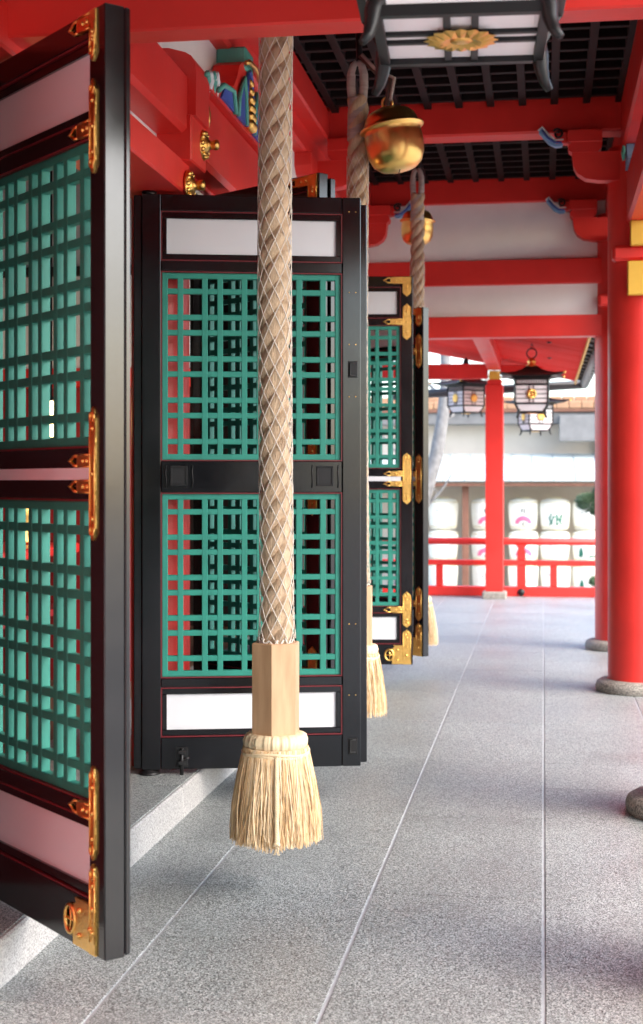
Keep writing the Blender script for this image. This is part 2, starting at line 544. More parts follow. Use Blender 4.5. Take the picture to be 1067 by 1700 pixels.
# gilt rosettes on the wall beams
def rosette(p, s=1.0, parent=hall):
    M = Matrix.Translation(p) @ Matrix.Rotation(PI / 2, 4, 'Y')
    m = MB()
    prof = [(.0, 0), (.075 * s, 0), (.078 * s, .008), (.055 * s, .014), (.048 * s, .022), (.03 * s, .03), (.022 * s, .034), (.022 * s, .05), (.026 * s, .053), (.026 * s, .07), (.012 * s, .075), (0, .075)]
    m.lathe(prof, 24, M=M, cap=False)
    for k in range(12):
        a = 2 * PI * k / 12
        q = M @ Vector((.060 * s * math.cos(a), .060 * s * math.sin(a), .01))
        m.lathe([(0, -.012), (.012, -.008), (.016, 0), (.012, .008), (0, .012)], 8, c=q, cap=False)
    return m.build('gilt_rosette', 'gold', parent)
rosette((-1.455, 6.08, 2.80), .85)
rosette((-1.485, 5.945, 2.60), .85)
rosette((-1.455, 9.75, 2.80))
m = MB(); m.lathe([(0, 0), (.05, .004), (.055, .014), (.02, .022), (0, .022)], 16, M=Matrix.Translation((-1.455, 6.14, 2.945)) @ Matrix.Rotation(PI / 2, 4, 'Y') @ Matrix.Scale(.6, 4, (0, 1, 0)), cap=False)
m.build('gilt_stud', 'gold', hall)

# painted frog-leg strut above the middle doorway
def strut(cy):
    m = MB()
    half = [(0, 3.395), (.10, 3.39), (.19, 3.35), (.25, 3.28), (.33, 3.21), (.47, 3.165), (.62, 3.155), (.74, 3.125), (.80, 3.062)]
    pts = [(cy - u, z) for u, z in half[::-1]] + [(cy + u, z) for u, z in half[1:]]
    m.prism(pts, -1.57, -1.44, 'yz')
    st = fixn(m.build('frog_leg_strut', 'red', hall))
    for sg in (-1, 1):
        # painted hollows and leaf scrolls
        m = MB(); m.prism([(cy + sg * u, z) for u, z in ((.10, 3.08), (.115, 3.21), (.15, 3.29), (.20, 3.24), (.26, 3.17), (.27, 3.08))], -1.441, -1.428, 'yz')
        fixn(m.build('painted_hollow', 'paint_blue', st))
        m = MB(); m.tube([(-1.425, cy + sg * u, z) for u, z in ((.10, 3.08), (.112, 3.21), (.15, 3.30), (.205, 3.245), (.27, 3.17), (.29, 3.08))], .011, 6)
        m.build('painted_edge', 'paint_green', st)
        m = MB(); m.prism([(cy + sg * u, z) for u, z in ((.36, 3.08), (.40, 3.16), (.48, 3.15), (.56, 3.135), (.62, 3.08))], -1.441, -1.430, 'yz')
        fixn(m.build('painted_hollow', 'paint_blue', st))
        m = MB(); m.tube([(-1.428, cy + sg * u, z) for u, z in ((.34, 3.075), (.385, 3.17), (.50, 3.155), (.60, 3.14), (.70, 3.09))], .013, 6)
        m.build('painted_edge', 'paint_green', st)
        # curling leaf tips at the feet
        for q in range(4):
            m = MB(); a0 = q * .06
            m.tube([(-1.46, cy + sg * (.66 + a0), 3.07), (-1.44, cy + sg * (.68 + a0), 3.13 - q * .012), (-1.43, cy + sg * (.73 + a0), 3.155 - q * .015), (-1.43, cy + sg * (.76 + a0), 3.12 - q * .01)], .02, 6, r1=.008)
            m.build('leaf_scroll', 'paint_green' if q % 2 else 'paint_white', st)
    m = MB()
    for k in range(6):
        for j in (-1, 0, 1):
            rr = .030 - .003 * k
            m.lathe([(0, -rr), (rr * .7, -rr * .7), (rr, 0), (rr * .7, rr * .7), (0, rr)], 8, c=(-1.425, cy + j * (.032 - k * .003), 3.10 + k * .042), cap=False)
    m.build('gilt_crest', 'gold', st)
    m = MB(); m.tube([(-1.43, cy - .075, 3.08), (-1.43, cy - .085, 3.20), (-1.43, cy - .04, 3.345), (-1.43, cy, 3.37), (-1.43, cy + .04, 3.345), (-1.43, cy + .085, 3.20), (-1.43, cy + .075, 3.08)], .010, 6)
    m.build('painted_edge', 'paint_blue', st)
    m = MB(); m.box((-1.58, cy - .09, 3.36), (-1.43, cy + .09, 3.47), .01); m.build('painted_block', 'paint_green', st)
    m = MB(); m.tube([(-1.415, cy - .16, 3.365), (-1.41, cy - .11, 3.385), (-1.405, cy, 3.39), (-1.41, cy + .11, 3.385), (-1.415, cy + .16, 3.365)], .012, 6); m.build('painted_edge', 'gold', st)
strut(6.98)

# roof over the hall with its outer eave
m = MB()
m.prism([(-6.5, 3.93), (.9, 3.93), (2.2, 3.66), (2.22, 3.76), (.9, 4.6), (-6.5, 5.4)], -16, 12.3)
fixn(m.build('roof', 'grey_eave', hall))

# unseen dark wall added behind the viewer to darken the facing door's reflection
hb('reflection_block', (-1.7, -9.2, 0), (4.5, -9.0, 4.0), 'hall_dark', 0)

# interior of the hall
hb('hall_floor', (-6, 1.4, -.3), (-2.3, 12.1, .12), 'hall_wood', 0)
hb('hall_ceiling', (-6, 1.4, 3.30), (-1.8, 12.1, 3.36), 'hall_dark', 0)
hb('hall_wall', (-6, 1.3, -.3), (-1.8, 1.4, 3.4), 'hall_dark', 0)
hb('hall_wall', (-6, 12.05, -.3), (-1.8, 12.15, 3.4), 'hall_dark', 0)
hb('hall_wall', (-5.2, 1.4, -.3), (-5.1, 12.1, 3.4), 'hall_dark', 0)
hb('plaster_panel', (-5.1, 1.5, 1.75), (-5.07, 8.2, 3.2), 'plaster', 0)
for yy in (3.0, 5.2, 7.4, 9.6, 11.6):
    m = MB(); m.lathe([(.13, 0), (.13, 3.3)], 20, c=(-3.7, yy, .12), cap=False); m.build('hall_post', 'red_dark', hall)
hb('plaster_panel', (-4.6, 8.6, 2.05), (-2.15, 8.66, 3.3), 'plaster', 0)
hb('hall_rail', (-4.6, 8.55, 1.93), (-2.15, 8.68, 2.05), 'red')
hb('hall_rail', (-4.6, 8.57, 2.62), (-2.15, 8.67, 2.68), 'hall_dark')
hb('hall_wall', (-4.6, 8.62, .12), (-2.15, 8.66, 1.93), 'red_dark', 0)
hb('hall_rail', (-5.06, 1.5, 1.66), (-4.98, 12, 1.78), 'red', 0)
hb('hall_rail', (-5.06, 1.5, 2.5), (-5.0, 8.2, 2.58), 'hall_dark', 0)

# ------------------------------------------------------------------ lattice doors
ZB = .15
T = .057
def ring(c, rx, rz, y, r, M=None, n=14, tip=0):
    return [(c[0] + rx * math.cos(2 * PI * k / n), y, c[1] + rz * math.sin(2 * PI * k / n)) for k in range(n)]
def stud(m, x, z, ys, r=.007):
    # dome on the plate; ys = face side
    pr = [(r, 0), (r * .8, r * .45), (r * .4, r * .7), (0, r * .75)]
    M = Matrix.Translation((x, ys[0], z)) @ Matrix.Rotation(-PI / 2 * ys[1], 4, 'X')
    m.lathe([(a, b) for a, b in pr], 8, M=M, cap=False)
def fitting(kind, xr, z, side, L=.175, parent=None, wv=.055):
    """gilt plate on the stile; xr = right edge of plate, arm points to -x. side=-1: -y face, +1: +y face"""
    y0 = side * (T / 2 - .001); y1 = side * (T / 2 + .005)
    m = MB()
    def arm(za, h=.042, Lx=L):
        m.prism([(xr - Lx + .04, za - h * .36), (xr - Lx + .055, za - h * .5), (xr - wv + .002, za - h * .5), (xr - wv + .002, za + h * .5), (xr - Lx + .055, za + h * .5), (xr - Lx + .04, za + h * .36)], y0, y1)
        # teardrop tip as an open ring
        tip = [(xr - Lx + .042, za - h * .36), (xr - Lx + .022, za - h * .34), (xr - Lx + .010, za - h * .15), (xr - Lx - .006, za), (xr - Lx + .010, za + h * .15), (xr - Lx + .022, za + h * .34), (xr - Lx + .042, za + h * .36)]
        m.tube([(a, side * (T / 2 + .002), b) for a, b in tip], .0045, 6)
        stud(m, xr - Lx + .075, za, (y1, side)); stud(m, xr - wv - .012, za, (y1, side))
        # raised rim
        for sg in (-1, 1):
            m.tube([(xr - Lx + .05, y1, za + sg * h * .42), (xr - wv, y1, za + sg * h * .42)], .0025, 5)
    def vert(za, zb, cap0=True, cap1=True):
        c = xr - wv / 2
        lo = [(xr - wv, za + .03), (xr - wv + .006, za + .018), (c - .008, za + .008), (c, za), (c + .008, za + .008), (xr - .006, za + .018), (xr, za + .03)] if cap0 else [(xr - wv, za), (xr, za)]
        hi = [(xr, zb - .03), (xr - .006, zb - .018), (c + .008, zb - .008), (c, zb), (c - .008, zb - .008), (xr - wv + .006, zb - .018), (xr - wv, zb - .03)] if cap1 else [(xr, zb), (xr - wv, zb)]
        m.prism(lo + hi, y0, y1)
        for sx in (xr - wv + .004, xr - .004):
            m.tube([(sx, y1, za + .03), (sx, y1, zb - .03)], .0025, 5)
        for q in ((za, 1), (zb, -1)):
            if (q[1] == 1 and cap0) or (q[1] == -1 and cap1):
                rg = ring((c, q[0] + q[1] * .026), .011, .012, y1, 0)
                m.tube(rg, .004, 5, closed=True)
        stud(m, c, za + .055, (y1, side)); stud(m, c, zb - .055, (y1, side)); stud(m, c, (za + zb) / 2, (y1, side))
    if kind == 'T':
        vert(z - .12, z + .12); arm(z)
    elif kind == 'TT':
        vert(z - .17, z + .17); arm(z + .033, .036); arm(z - .033, .036)
    elif kind == 'L':        # top corner
        vert(z - .13, z, True, False); arm(z - .023, .044)
    elif kind == 'B':        # bottom corner: deep plate with a pierced round
        vert(z, z + .23, False, True)
        m.prism([(xr - .125, z + .002), (xr - wv + .001, z + .002), (xr - wv + .001, z + .125), (xr - .115, z + .125), (xr - .108, z + .112), (xr - .125, z + .105)], y0, y1)
        rg = ring((xr - .143, z + .062), .028, .036, side * (T / 2 + .003), 0, n=18)
        m.tube(rg, .0065, 6, closed=True)
        m.tube([(xr - .143, side * (T / 2 + .003), z + .03), (xr - .138, side * (T / 2 + .003), z + .062), (xr - .143, side * (T / 2 + .003), z + .094)], .004, 5)
        m.tube([(xr - .168, side * (T / 2 + .003), z + .062), (xr - .118, side * (T / 2 + .003), z + .062)], .004, 5)
        for a, b in ((.09, .03), (.09, .095), (.03, .06)):
            stud(m, xr - a, z + b, (y1, side), .009)
    o = fixn(m.build('gilt_plate', 'gold', parent))
    return o

def lattice_door(label, hinge, rz, W, H, rows_hi, outer=-1, batten=0, gold=True, hardware=False, slim=False, bt=.034):
    d = thing('lattice_door', label, 'door', (hinge[0], hinge[1], ZB), rz, 'lattice doors along the hall')
    SW = .078
    def bx(name, a, b, mt='lacquer', bev=.003, parent=d):
        m = MB(); m.box(a, b, bev); return m.build(name, mt, parent)
    h = T / 2
    bx('stile', (0, -h, 0), (SW, h, H)); bx('stile', (W - SW, -h, 0), (W, h, H))
    e = .0008
    zt = H - .069; zr1 = H - .277; zr0 = H - .32
    hh = h - .0015
    bx('rail', (SW + e, -hh, 0), (W - SW - e, hh, .134))
    bx('rail', (SW + e, -hh, .342), (W - SW - e, hh, .380))
    bx('rail', (SW + e, -hh, 1.155), (W - SW - e, hh, 1.287))
    bx('rail', (SW + e, -hh, zr0), (W - SW - e, hh, zr1))
    bx('rail', (SW + e, -hh, zt), (W - SW - e, hh, H))
    # white strip let into the outer side of the lock rail
    bx('white_strip', (SW + .001, outer * (h - .004), 1.205), (W - SW - .001, outer * (h + .001), 1.236), 'panel_white', 0)
    # white boards in recessed mouldings, red fillets
    for za, zb in ((.134, .342), (zt, zr1)):
        za, zb = min(za, zb), max(za, zb)
        p = bx('white_board', (SW + .02, -.008, za + .028), (W - SW - .02, .008, zb - .026), 'panel_white', 0)
        m = MB(); q = .018
        for x0, x1, z0, z1 in ((SW + .005, W - SW - .005, za + .005, za + .03), (SW + .005, W - SW - .005, zb - .03, zb - .005), (SW + .005, SW + .025, za + .03, zb - .03), (W - SW - .025, W - SW - .005, za + .03, zb - .03)):
            m.box((x0, -q, z0), (x1, q, z1), .002)
        m.build('moulding', 'lacquer', d)
    def fillet(za, zb):
        m = MB(); q = h - .0035; t = .005; o = .0003
        x0, x1 = SW + o, W - SW - o
        m.box((x0, -q, za + o), (x1, q, za + t)); m.box((x0, -q, zb - t), (x1, q, zb - o))
        m.box((x0, -q + .0004, za + t), (x0 + t, q - .0004, zb - t)); m.box((x1 - t, -q + .0004, za + t), (x1, q - .0004, zb - t))
        m.build('red_fillet', 'trim_red', d)
    for za, zb in ((.134, .342), (zr1, zt), (.380, 1.155), (1.287, zr0)):
        fillet(za, zb)
    # lattice panels: frame, then each bar
    for za, zb, rows in ((.385, 1.150, 9), (1.292, zr0 - .005, rows_hi)):
        x0, x1 = SW + .005, W - SW - .005
        lw, lh = x1 - x0, zb - za
        b = .0245; lt = .0145
        m = MB()
        m.box((x0, -lt, za), (x0 + b, lt, zb), .002); m.box((x1 - b, -lt, za), (x1, lt, zb), .002)
        m.box((x0 + b - .002, -lt + .0006, za), (x1 - b + .002, lt - .0006, za + b), .002); m.box((x0 + b - .002, -lt + .0006, zb - b), (x1 - b + .002, lt - .0006, zb), .002)
        fr = m.build('lattice_frame', 'teal', d)
        ncol = 9
        nn, nw = ncol // 2 + 1, ncol // 2
        k = 1.95
        sn = (lw - (ncol + 1) * b) / (nn + nw * k)
        m = MB(); m.box((0, -lt + .0012, 0), (b, lt - .0012, lh - .04), .002); vb = m.mesh('bar', 'teal')
        x = x0 + b
        for i in range(ncol - 1):
            x += sn if i % 2 == 0 else sn * k
            put('bar', vb, fr, (x, 0, za + .02)); x += b
        nn, nw = rows // 2 + 1, rows // 2
        k = 2.1
        b2 = .0235
        st = (lh - 2 * b - (rows - 1) * b2) / (nn + nw * k)
        m = MB(); m.box((0, -lt + .0022, 0), (lw - .04, lt - .0022, b2), .002); hbm = m.mesh('bar', 'teal')
        z = za + b
        for i in range(rows - 1):
            z += st if i % 2 == 0 else st * k
            put('bar', hbm, fr, (x0 + .02, 0, z)); z += b2
    # pivots
    m = MB()
    m.lathe([(.042, -.022), (.045, -.016), (.04, -.008), (.026, -.004), (.024, 0)], 18, c=(.03, -.01, 0)); m.lathe([(.03, 0), (.032, .012), (.022, .018), (0, .018)], 16, c=(.03, 0, H), cap=False)
    m.build('pivot', 'iron', d)
    if gold:
        xr = W - (.042 if slim else .012)
        for kd, z in (('B', .002), ('T', .361), ('TT', 1.221), ('T', (zr0 + zr1) / 2), ('L', H - .004)):
            fitting(kd, xr, z, outer, parent=d, L=.145 if slim else .175, wv=.034 if slim else .055)
    inn = -outer
    if batten:
        m = MB(); m.box((W - .045, h + .0005, .004), (W + batten, h + bt, H - (.018 if bt > .03 else .001)), .004); m.build('cover_strip', 'lacquer', d)
    if hardware:
        bx('hinge_strip', (-.034, -.018, .004), (-.001, .02, H - .004))
        y0 = inn * (h + .0005)
        for xc in (SW + .075, W - SW - .075):
            m = MB()
            for a, b_, c, e_ in ((-.036, .036, -.042, -.034), (-.036, .036, .034, .042), (-.036, -.028, -.034, .034), (.028, .036, -.034, .034)):
                m.box((xc + a, y0, 1.225 + c), (xc + b_, y0 + inn * .006, 1.225 + e_), .0015)
            m.box((xc - .028, y0, 1.191), (xc + .028, y0 + inn * .002, 1.259))
            for q in (-.055, .055):
                m.tube([(xc + q, y0, 1.175), (xc + q + .003, y0 + inn * .004, 1.205), (xc + q, y0 + inn * .004, 1.24), (xc + q + .002, y0, 1.27)], .003, 5)
            m.build('pull', 'iron', d)
        for zc in (1.675, .085):
            m = MB(); xc = W - .035
            m.box((xc - .02, y0, zc - .035), (xc + .02, y0 + inn * .003, zc + .035), .001)
            m.tube([(xc + .012, y0 + inn * .004, zc - .026), (xc - .012, y0 + inn * .008, zc - .026), (xc - .012, y0 + inn * .008, zc + .026), (xc + .012, y0 + inn * .004, zc + .026)], .004, 6)
            m.build('latch', 'iron', d)
        m = MB(); xc = .165
        m.box((xc - .026, y0, .012), (xc + .026, y0 + inn * .004, .095), .001)
        m.tube([(xc, y0 + inn * .014, .09), (xc, y0 + inn * .014, -.022)], .008, 8)
        for zc in (.075, .03):
            m.box((xc - .015, y0, zc - .008), (xc + .015, y0 + inn * .025, zc + .008), .002)
        m.tube([(xc, y0 + inn * .014, .05), (xc + .03, y0 + inn * .018, .05)], .004, 6)
        m.build('bolt', 'iron', d)
        m = MB()
        for zc in (2.34, 2.0, 1.78, 1.56, .6, .3):
            for dx in (-.05, -.022):
                m.lathe([(.0028, 0), (.002, .0015), (0, .0018)], 6, M=Matrix.Translation((W + dx, y0, zc)) @ Matrix.Rotation(-PI / 2 * inn, 4, 'X'), cap=False)
        m.build('nails', 'gold', d)
    return d

H1, H2 = 2.40, 2.55
th = R(-45.3)
WD = .885
lattice_door('nearest black lattice door seen edge-on at the left, free stile towards us',
             (-1.085 - WD * math.cos(th) + .02, 3.51 - WD * math.sin(th)), th, WD, H1, 9, -1, slim=True, batten=.0008, bt=.017)
th = R(14.5)
lattice_door('black lattice door facing us behind the nearest rope, pull plates on its lock rail',
             (-1.660, 5.86), th, .918, H1, 9, 1, batten=.034, hardware=True)
th = R(-36.6)
WB = .86
hx, hy = -.951 - WB * math.cos(th), 6.25 - WB * math.sin(th)
lattice_door('tall black door mostly hidden behind the facing door, gilt corner above it',
             (hx, hy), th, WB, H2, 11, -1, batten=.012)
th = R(8.7)
lattice_door('far tall lattice door with gilt plates beyond the facing door, half hidden',
             (-1.645, 9.38), th, .80, H2, 11, -1)
th = R(-38)
WY = .95
lattice_door('farthest black door, a narrow dark edge with gilt plates seen in profile',
             (-.80 - WY * math.cos(th), 9.93 - WY * math.sin(th)), th, WY, H1, 9, -1)

# ------------------------------------------------------------------ bell ropes
def bell_rope(label, x, y, ztop, rr=.053, net_top=None, bind=None, seed=1, zb=.178, straws=2300, hexrot=0.0):
    rnd = random.Random(seed)
    d = thing('bell_rope', label, 'rope', (x, y, zb), 0, 'bell ropes hanging along the veranda')
    def Z(z): return z - zb
    zg1 = .79                   # bottom of rope / inside grip
    # three laid strands
    P = .262
    rs = rr * .54; ro = rr * .50
    zt = bind[1] if bind else ztop
    n = int((zt - zg1 + .04) / .0115)
    for k in range(3):
        path = []
        for i in range(n + 1):
            z = zg1 - .04 + (zt - zg1 + .04) * i / n
            a = 2 * PI * (z / P + k / 3)
            wob = 1 + .03 * math.sin(z * 31 + k * 2)
            sway = .004 * math.sin(z * 2.3)
            path.append((sway + ro * wob * math.cos(a), ro * wob * math.sin(a), Z(z)))
        m = MB(); m.tube(path, rs, 10); m.build('strand', 'rope', d)
    # knotted net sleeve
    nt_ = net_top if net_top else ztop
    m = MB(); NS = 9; PN = .74
    rn = rr * 1.045
    steps = int((nt_ - .838) / .02)
    for s_ in (-1, 1):
        for k in range(NS):
            path = []
            for i in range(steps + 1):
                z = .838 + (nt_ - .838) * i / steps
                a = s_ * 2 * PI * z / PN + 2 * PI * k / NS + .05 * math.sin(z * 9 + k)
                fl = 1 + .10 * max(0, 1 - (z - .838) / .09) + .012 * math.sin(z * 40 + k * 3)
                sway = .004 * math.sin(z * 2.3)
                path.append((sway + rn * fl * math.cos(a), rn * fl * math.sin(a), Z(z)))
            m.tube(path, .00155, 5)
    m.build('net', 'string', d)
    # gathered ends of the net
    m = MB()
    for k in range(14):
        a = 2 * PI * k / 14 + rnd.uniform(-.1, .1); q = rn * 1.07
        pts = [(q * math.cos(a + t * .5) * (1 - .03 * t), q * math.sin(a + t * .5), Z(.845 - .014 * math.sin(PI * t) - rnd.uniform(0, .012))) for t in (0, .3, .6, 1)]
        m.tube(pts, .0032, 5)
    m.build('net_hem', 'string', d)
    # six-sided wooden grip
    hr = .0825
    m = MB(); vs = []
    a0 = R(270 - 7.5) + cam.rotation_euler.z + hexrot
    c = .004
    levels = [(.525, hr - c), (.525 + c, hr), (.825 - c, hr), (.825, hr - c)]
    for z, r_ in levels:
        for k in range(6):
            vs.append((r_ * math.cos(a0 + k * PI / 3), r_ * math.sin(a0 + k * PI / 3), Z(z)))
    fs = [tuple(range(6))[::-1], tuple(range(18, 24))]
    for l in range(3):
        for k in range(6):
            fs.append((l * 6 + k, l * 6 + (k + 1) % 6, l * 6 + 6 + (k + 1) % 6, l * 6 + 6 + k))
    m.add(vs, fs); m.build('wooden_grip', 'hexwood', d)
    # tassel: rolled collar, band, skirt of straw and a plaited cord
    prof = [(.06, .527), (.085, .530), (.098, .522), (.1035, .506), (.102, .490), (.094, .478), (.085, .474), (.06, .474)]
    col = MB(); N = 130; vs = []; fs = []
    for r_, z in prof:
        for k in range(N):
            a = 2 * PI * k / N
            q = r_ + (.0022 * math.sin(k * 2.1) + .0018 * math.sin(k * 7.3) + .0016 * math.sin(k * 3.7)) * (1 if r_ > .07 else 0)
            vs.append((q * math.cos(a), q * math.sin(a), Z(z)))
    for i in range(len(prof) - 1):
        for k in range(N):
            fs.append((i * N + (k + 1) % N, i * N + k, (i + 1) * N + k, (i + 1) * N + (k + 1) % N))
    col.add(vs, fs, True); tas = col.build('tassel_collar', 'straw_pale', d)
    core = MB(); core.lathe([(.07, Z(.48)), (.10, Z(.455)), (.108, Z(.38)), (.118, Z(.24)), (.10, Z(.20))], 24); core.build('tassel_core', 'straw_dark', tas)
    packs = [('straw', MB()), ('straw_dark', MB()), ('straw_pale', MB())]
    for i in range(straws):
        mi = rnd.choices((0, 1, 2), (.46, .22, .32))[0]
        m = packs[mi][1]
        a = rnd.uniform(0, 2 * PI)
        u = rnd.random() ** .5
        r0 = .080 + .026 * u; r1 = (.105 + .052 * u) * rnd.uniform(.89, .98)
        zbot = zb - .005 + abs(rnd.gauss(0, .028)) + .008 * math.sin(a * 5 + seed) * math.sin(a * 2.3)
        if rnd.random() < .025: r1 *= rnd.uniform(1.03, 1.13)
        tw = rnd.gauss(0, .13)
        pts = []
        for t in (0, .12, .35, .7, 1):
            rad = r0 + (r1 - r0) * (1 - (1 - t) ** 1.6)
            aa = a + tw * t + .03 * math.sin(5 * t + i)
            pts.append((rad * math.cos(aa), rad * math.sin(aa), Z(.484 + (zbot - .484) * t)))
        m.tube(pts, rnd.choice((.0012, .0016, .002, .0026)), 3, r1=.0009, smooth=False)
    for nm, m in packs:
        o = m.build('tassel_straw', nm, tas); o['kind'] = 'stuff'
    m = MB()
    m.tube([(.108 * math.cos(a), .108 * math.sin(a), Z(.469 + .004 * math.sin(3 * a))) for a in [2 * PI * k / 40 for k in range(40)]], .0052, 6, closed=True)
    m.tube([(.1085 * math.cos(a), .1085 * math.sin(a), Z(.462 + .004 * math.sin(3 * a + 1))) for a in [2 * PI * k / 40 for k in range(40)]], .0042, 6, closed=True)
    m.build('binding_cord', 'straw_pale', tas)
    m = MB(); ac = cam.rotation_euler.z - PI / 2 + .05
    for k in range(3):
        pts = []
        for i in range(60):
            t = i / 59; z = .467 - t * .265
            rad = .111 + .044 * (1 - (1 - t) ** 1.6)
            q = 2 * PI * (t * 11 + k / 3)
            pts.append((rad * math.cos(ac) + .0048 * math.cos(q), rad * math.sin(ac) + .003 * math.sin(q), Z(z)))
        m.tube(pts, .0036, 5)
    rad = .156
    kc = Vector((rad * math.cos(ac), rad * math.sin(ac), Z(.20)))
    for k in range(3):
        m.tube([kc + Vector((.009 * math.cos(q + k), .006 * math.sin(q + k) * (1 if k else -1), .004 * math.sin(2 * q + k))) for q in [2 * PI * i / 10 for i in range(10)]], .0036, 5, closed=True)
    for k in range(14):
        m.tube([kc, kc + Vector((rnd.uniform(-.006, .006), rnd.uniform(-.006, .006), -.016)), kc + Vector((rnd.uniform(-.011, .011), rnd.uniform(-.01, .01), -.034))], .0014, 4, r1=.0008)
    m.build('plaited_cord', 'straw_pale', tas)
    # bound eye at the top
    if bind:
        z0, z1, zl = bind
        m = MB()
        prof = [(rr * 1.02, Z(z0 - .02))]
        k = 0; z = z0
        while z < z1:
            prof += [(rr * (1.02 - .12 * (z - z0) / (z1 - z0)) * (1.0 if k % 2 else .955), Z(z))]; z += .009; k += 1
        m.lathe(prof, 20); m.build('binding', 'binding', d)
        m = MB()
        for sg in (-1, 1):
            pts = [(sg * rr * .45, 0, Z(z1 - .03)), (sg * rr * .62, 0, Z(z1 + .06)), (sg * rr * .60, 0, Z(zl - .06)), (sg * rr * .35, 0, Z(zl - .015)), (0, 0, Z(zl))]
            m.tube(pts, rr * .42, 10)
        m.build('eye', 'binding', d)
        m = MB(); m.tube([(0, 0, Z(zl - .06)), (.01, 0, Z(zl + .03)), (0, 0, Z(3.80))], .016, 8); m.build('hook', 'iron', d)
    return d

bell_rope('nearest braided straw bell rope in a white net with wooden grip and full tassel', -.869, 4.665, 3.78, seed=3, straws=3200)
bell_rope('middle bell rope beside the large brass bell, tassel behind the facing door', -.932, 7.26, 3.3, net_top=3.0, bind=(3.10, 3.29, 3.47), seed=5, straws=1500)
bell_rope('farthest bell rope, hanging in front of the small brass bell', -.902, 10.40, 3.4, rr=.05, net_top=2.95, bind=(3.25, 3.42, 3.60), seed=9, straws=1200)

def bell(label, loc, s, tilt, hook_to):
    d = thing('brass_bell', label, 'bell', loc, 0, 'round bells beside the ropes')
    inner = Matrix.Rotation(tilt, 4, 'Y') @ Matrix.Diagonal((1, 1, 1.16, 1))
    prof = [(.0, -.98), (.34, -.965), (.62, -.90), (.84, -.74), (.965, -.48), (1.0, -.18), (.985, .08), (.965, .22), (1.0, .25), (1.10, .285), (1.115, .315), (1.10, .345), (1.0, .37), (.97, .385), (.94, .48), (.86, .66), (.70, .80), (.46, .89), (.22, .925), (0, .93)]
    m = MB(); m.lathe([(a * s, b * s) for a, b in prof], 48, M=inner, cap=False); b = m.build('bell_body', 'bell_brass', d)
    m = MB()
    # slit and its round ends, following the belly, facing the viewer
    ang = -PI / 2 + .18
    def onb(t):
        # t in -1..1 across the bottom
        a = t * R(38); z = -.985 * math.cos(a); r_ = 1.0 * math.sin(a)
        z = max(z, -.98)
        return inner @ Vector((r_ * s * math.cos(ang), r_ * s * math.sin(ang), z * s * 1.003))
    m.tube([onb(t / 10) for t in range(-10, 11)], .0028 * s / .14, 6)
    for t in (-1, 1):
        p = onb(t); rr_ = .006 * s / .14
        m.lathe([(0, -rr_), (rr_ * .7, -rr_ * .7), (rr_, 0), (rr_ * .7, rr_ * .7), (0, rr_)], 10, c=p, cap=False)
    m.build('slit', 'black', b)
    m = MB(); c = Vector((0, 0, 1.08 * s))
    m.tube([inner @ (c + Vector((.17 * s * math.cos(2 * PI * k / 20), 0, .17 * s * math.sin(2 * PI * k / 20)))) for k in range(20)], .045 * s, 8, closed=True)
    m.lathe([(.20 * s, .90 * s), (.15 * s, .95 * s), (.08 * s, .98 * s), (0, .99 * s)], 12, M=inner, cap=False)
    m.build('ring', 'gold', d)
    top = inner @ Vector((0, 0, 1.2 * s))
    hk = Vector(hook_to) - Vector(loc)
    m = MB()
    p1 = top + Vector((.02, 0, .10)); p2 = top.lerp(hk, .6) + Vector((.03, 0, .0))
    m.tube([top - Vector((0, 0, .03)), top + Vector((.012, 0, .05)), p1, p2, hk], .014, 6); m.build('strap', 'leather', d)
    m = MB(); m.tube([top + Vector((.02, -.012, -.01)), p1 + Vector((.02, -.012, .0)), p2 + Vector((-.01, -.014, .02)), hk + Vector((.01, -.02, 0))], .009, 6); m.build('cord', 'binding', d)
    return d
bell('large brass bell beside the middle rope', (-.742, 7.20, 3.065), .146, R(-10), (-.915, 7.24, 3.50))
bell('small brass bell partly behind the farthest rope', (-.915, 10.56, 3.215), .118, R(2), (-.90, 10.42, 3.64))

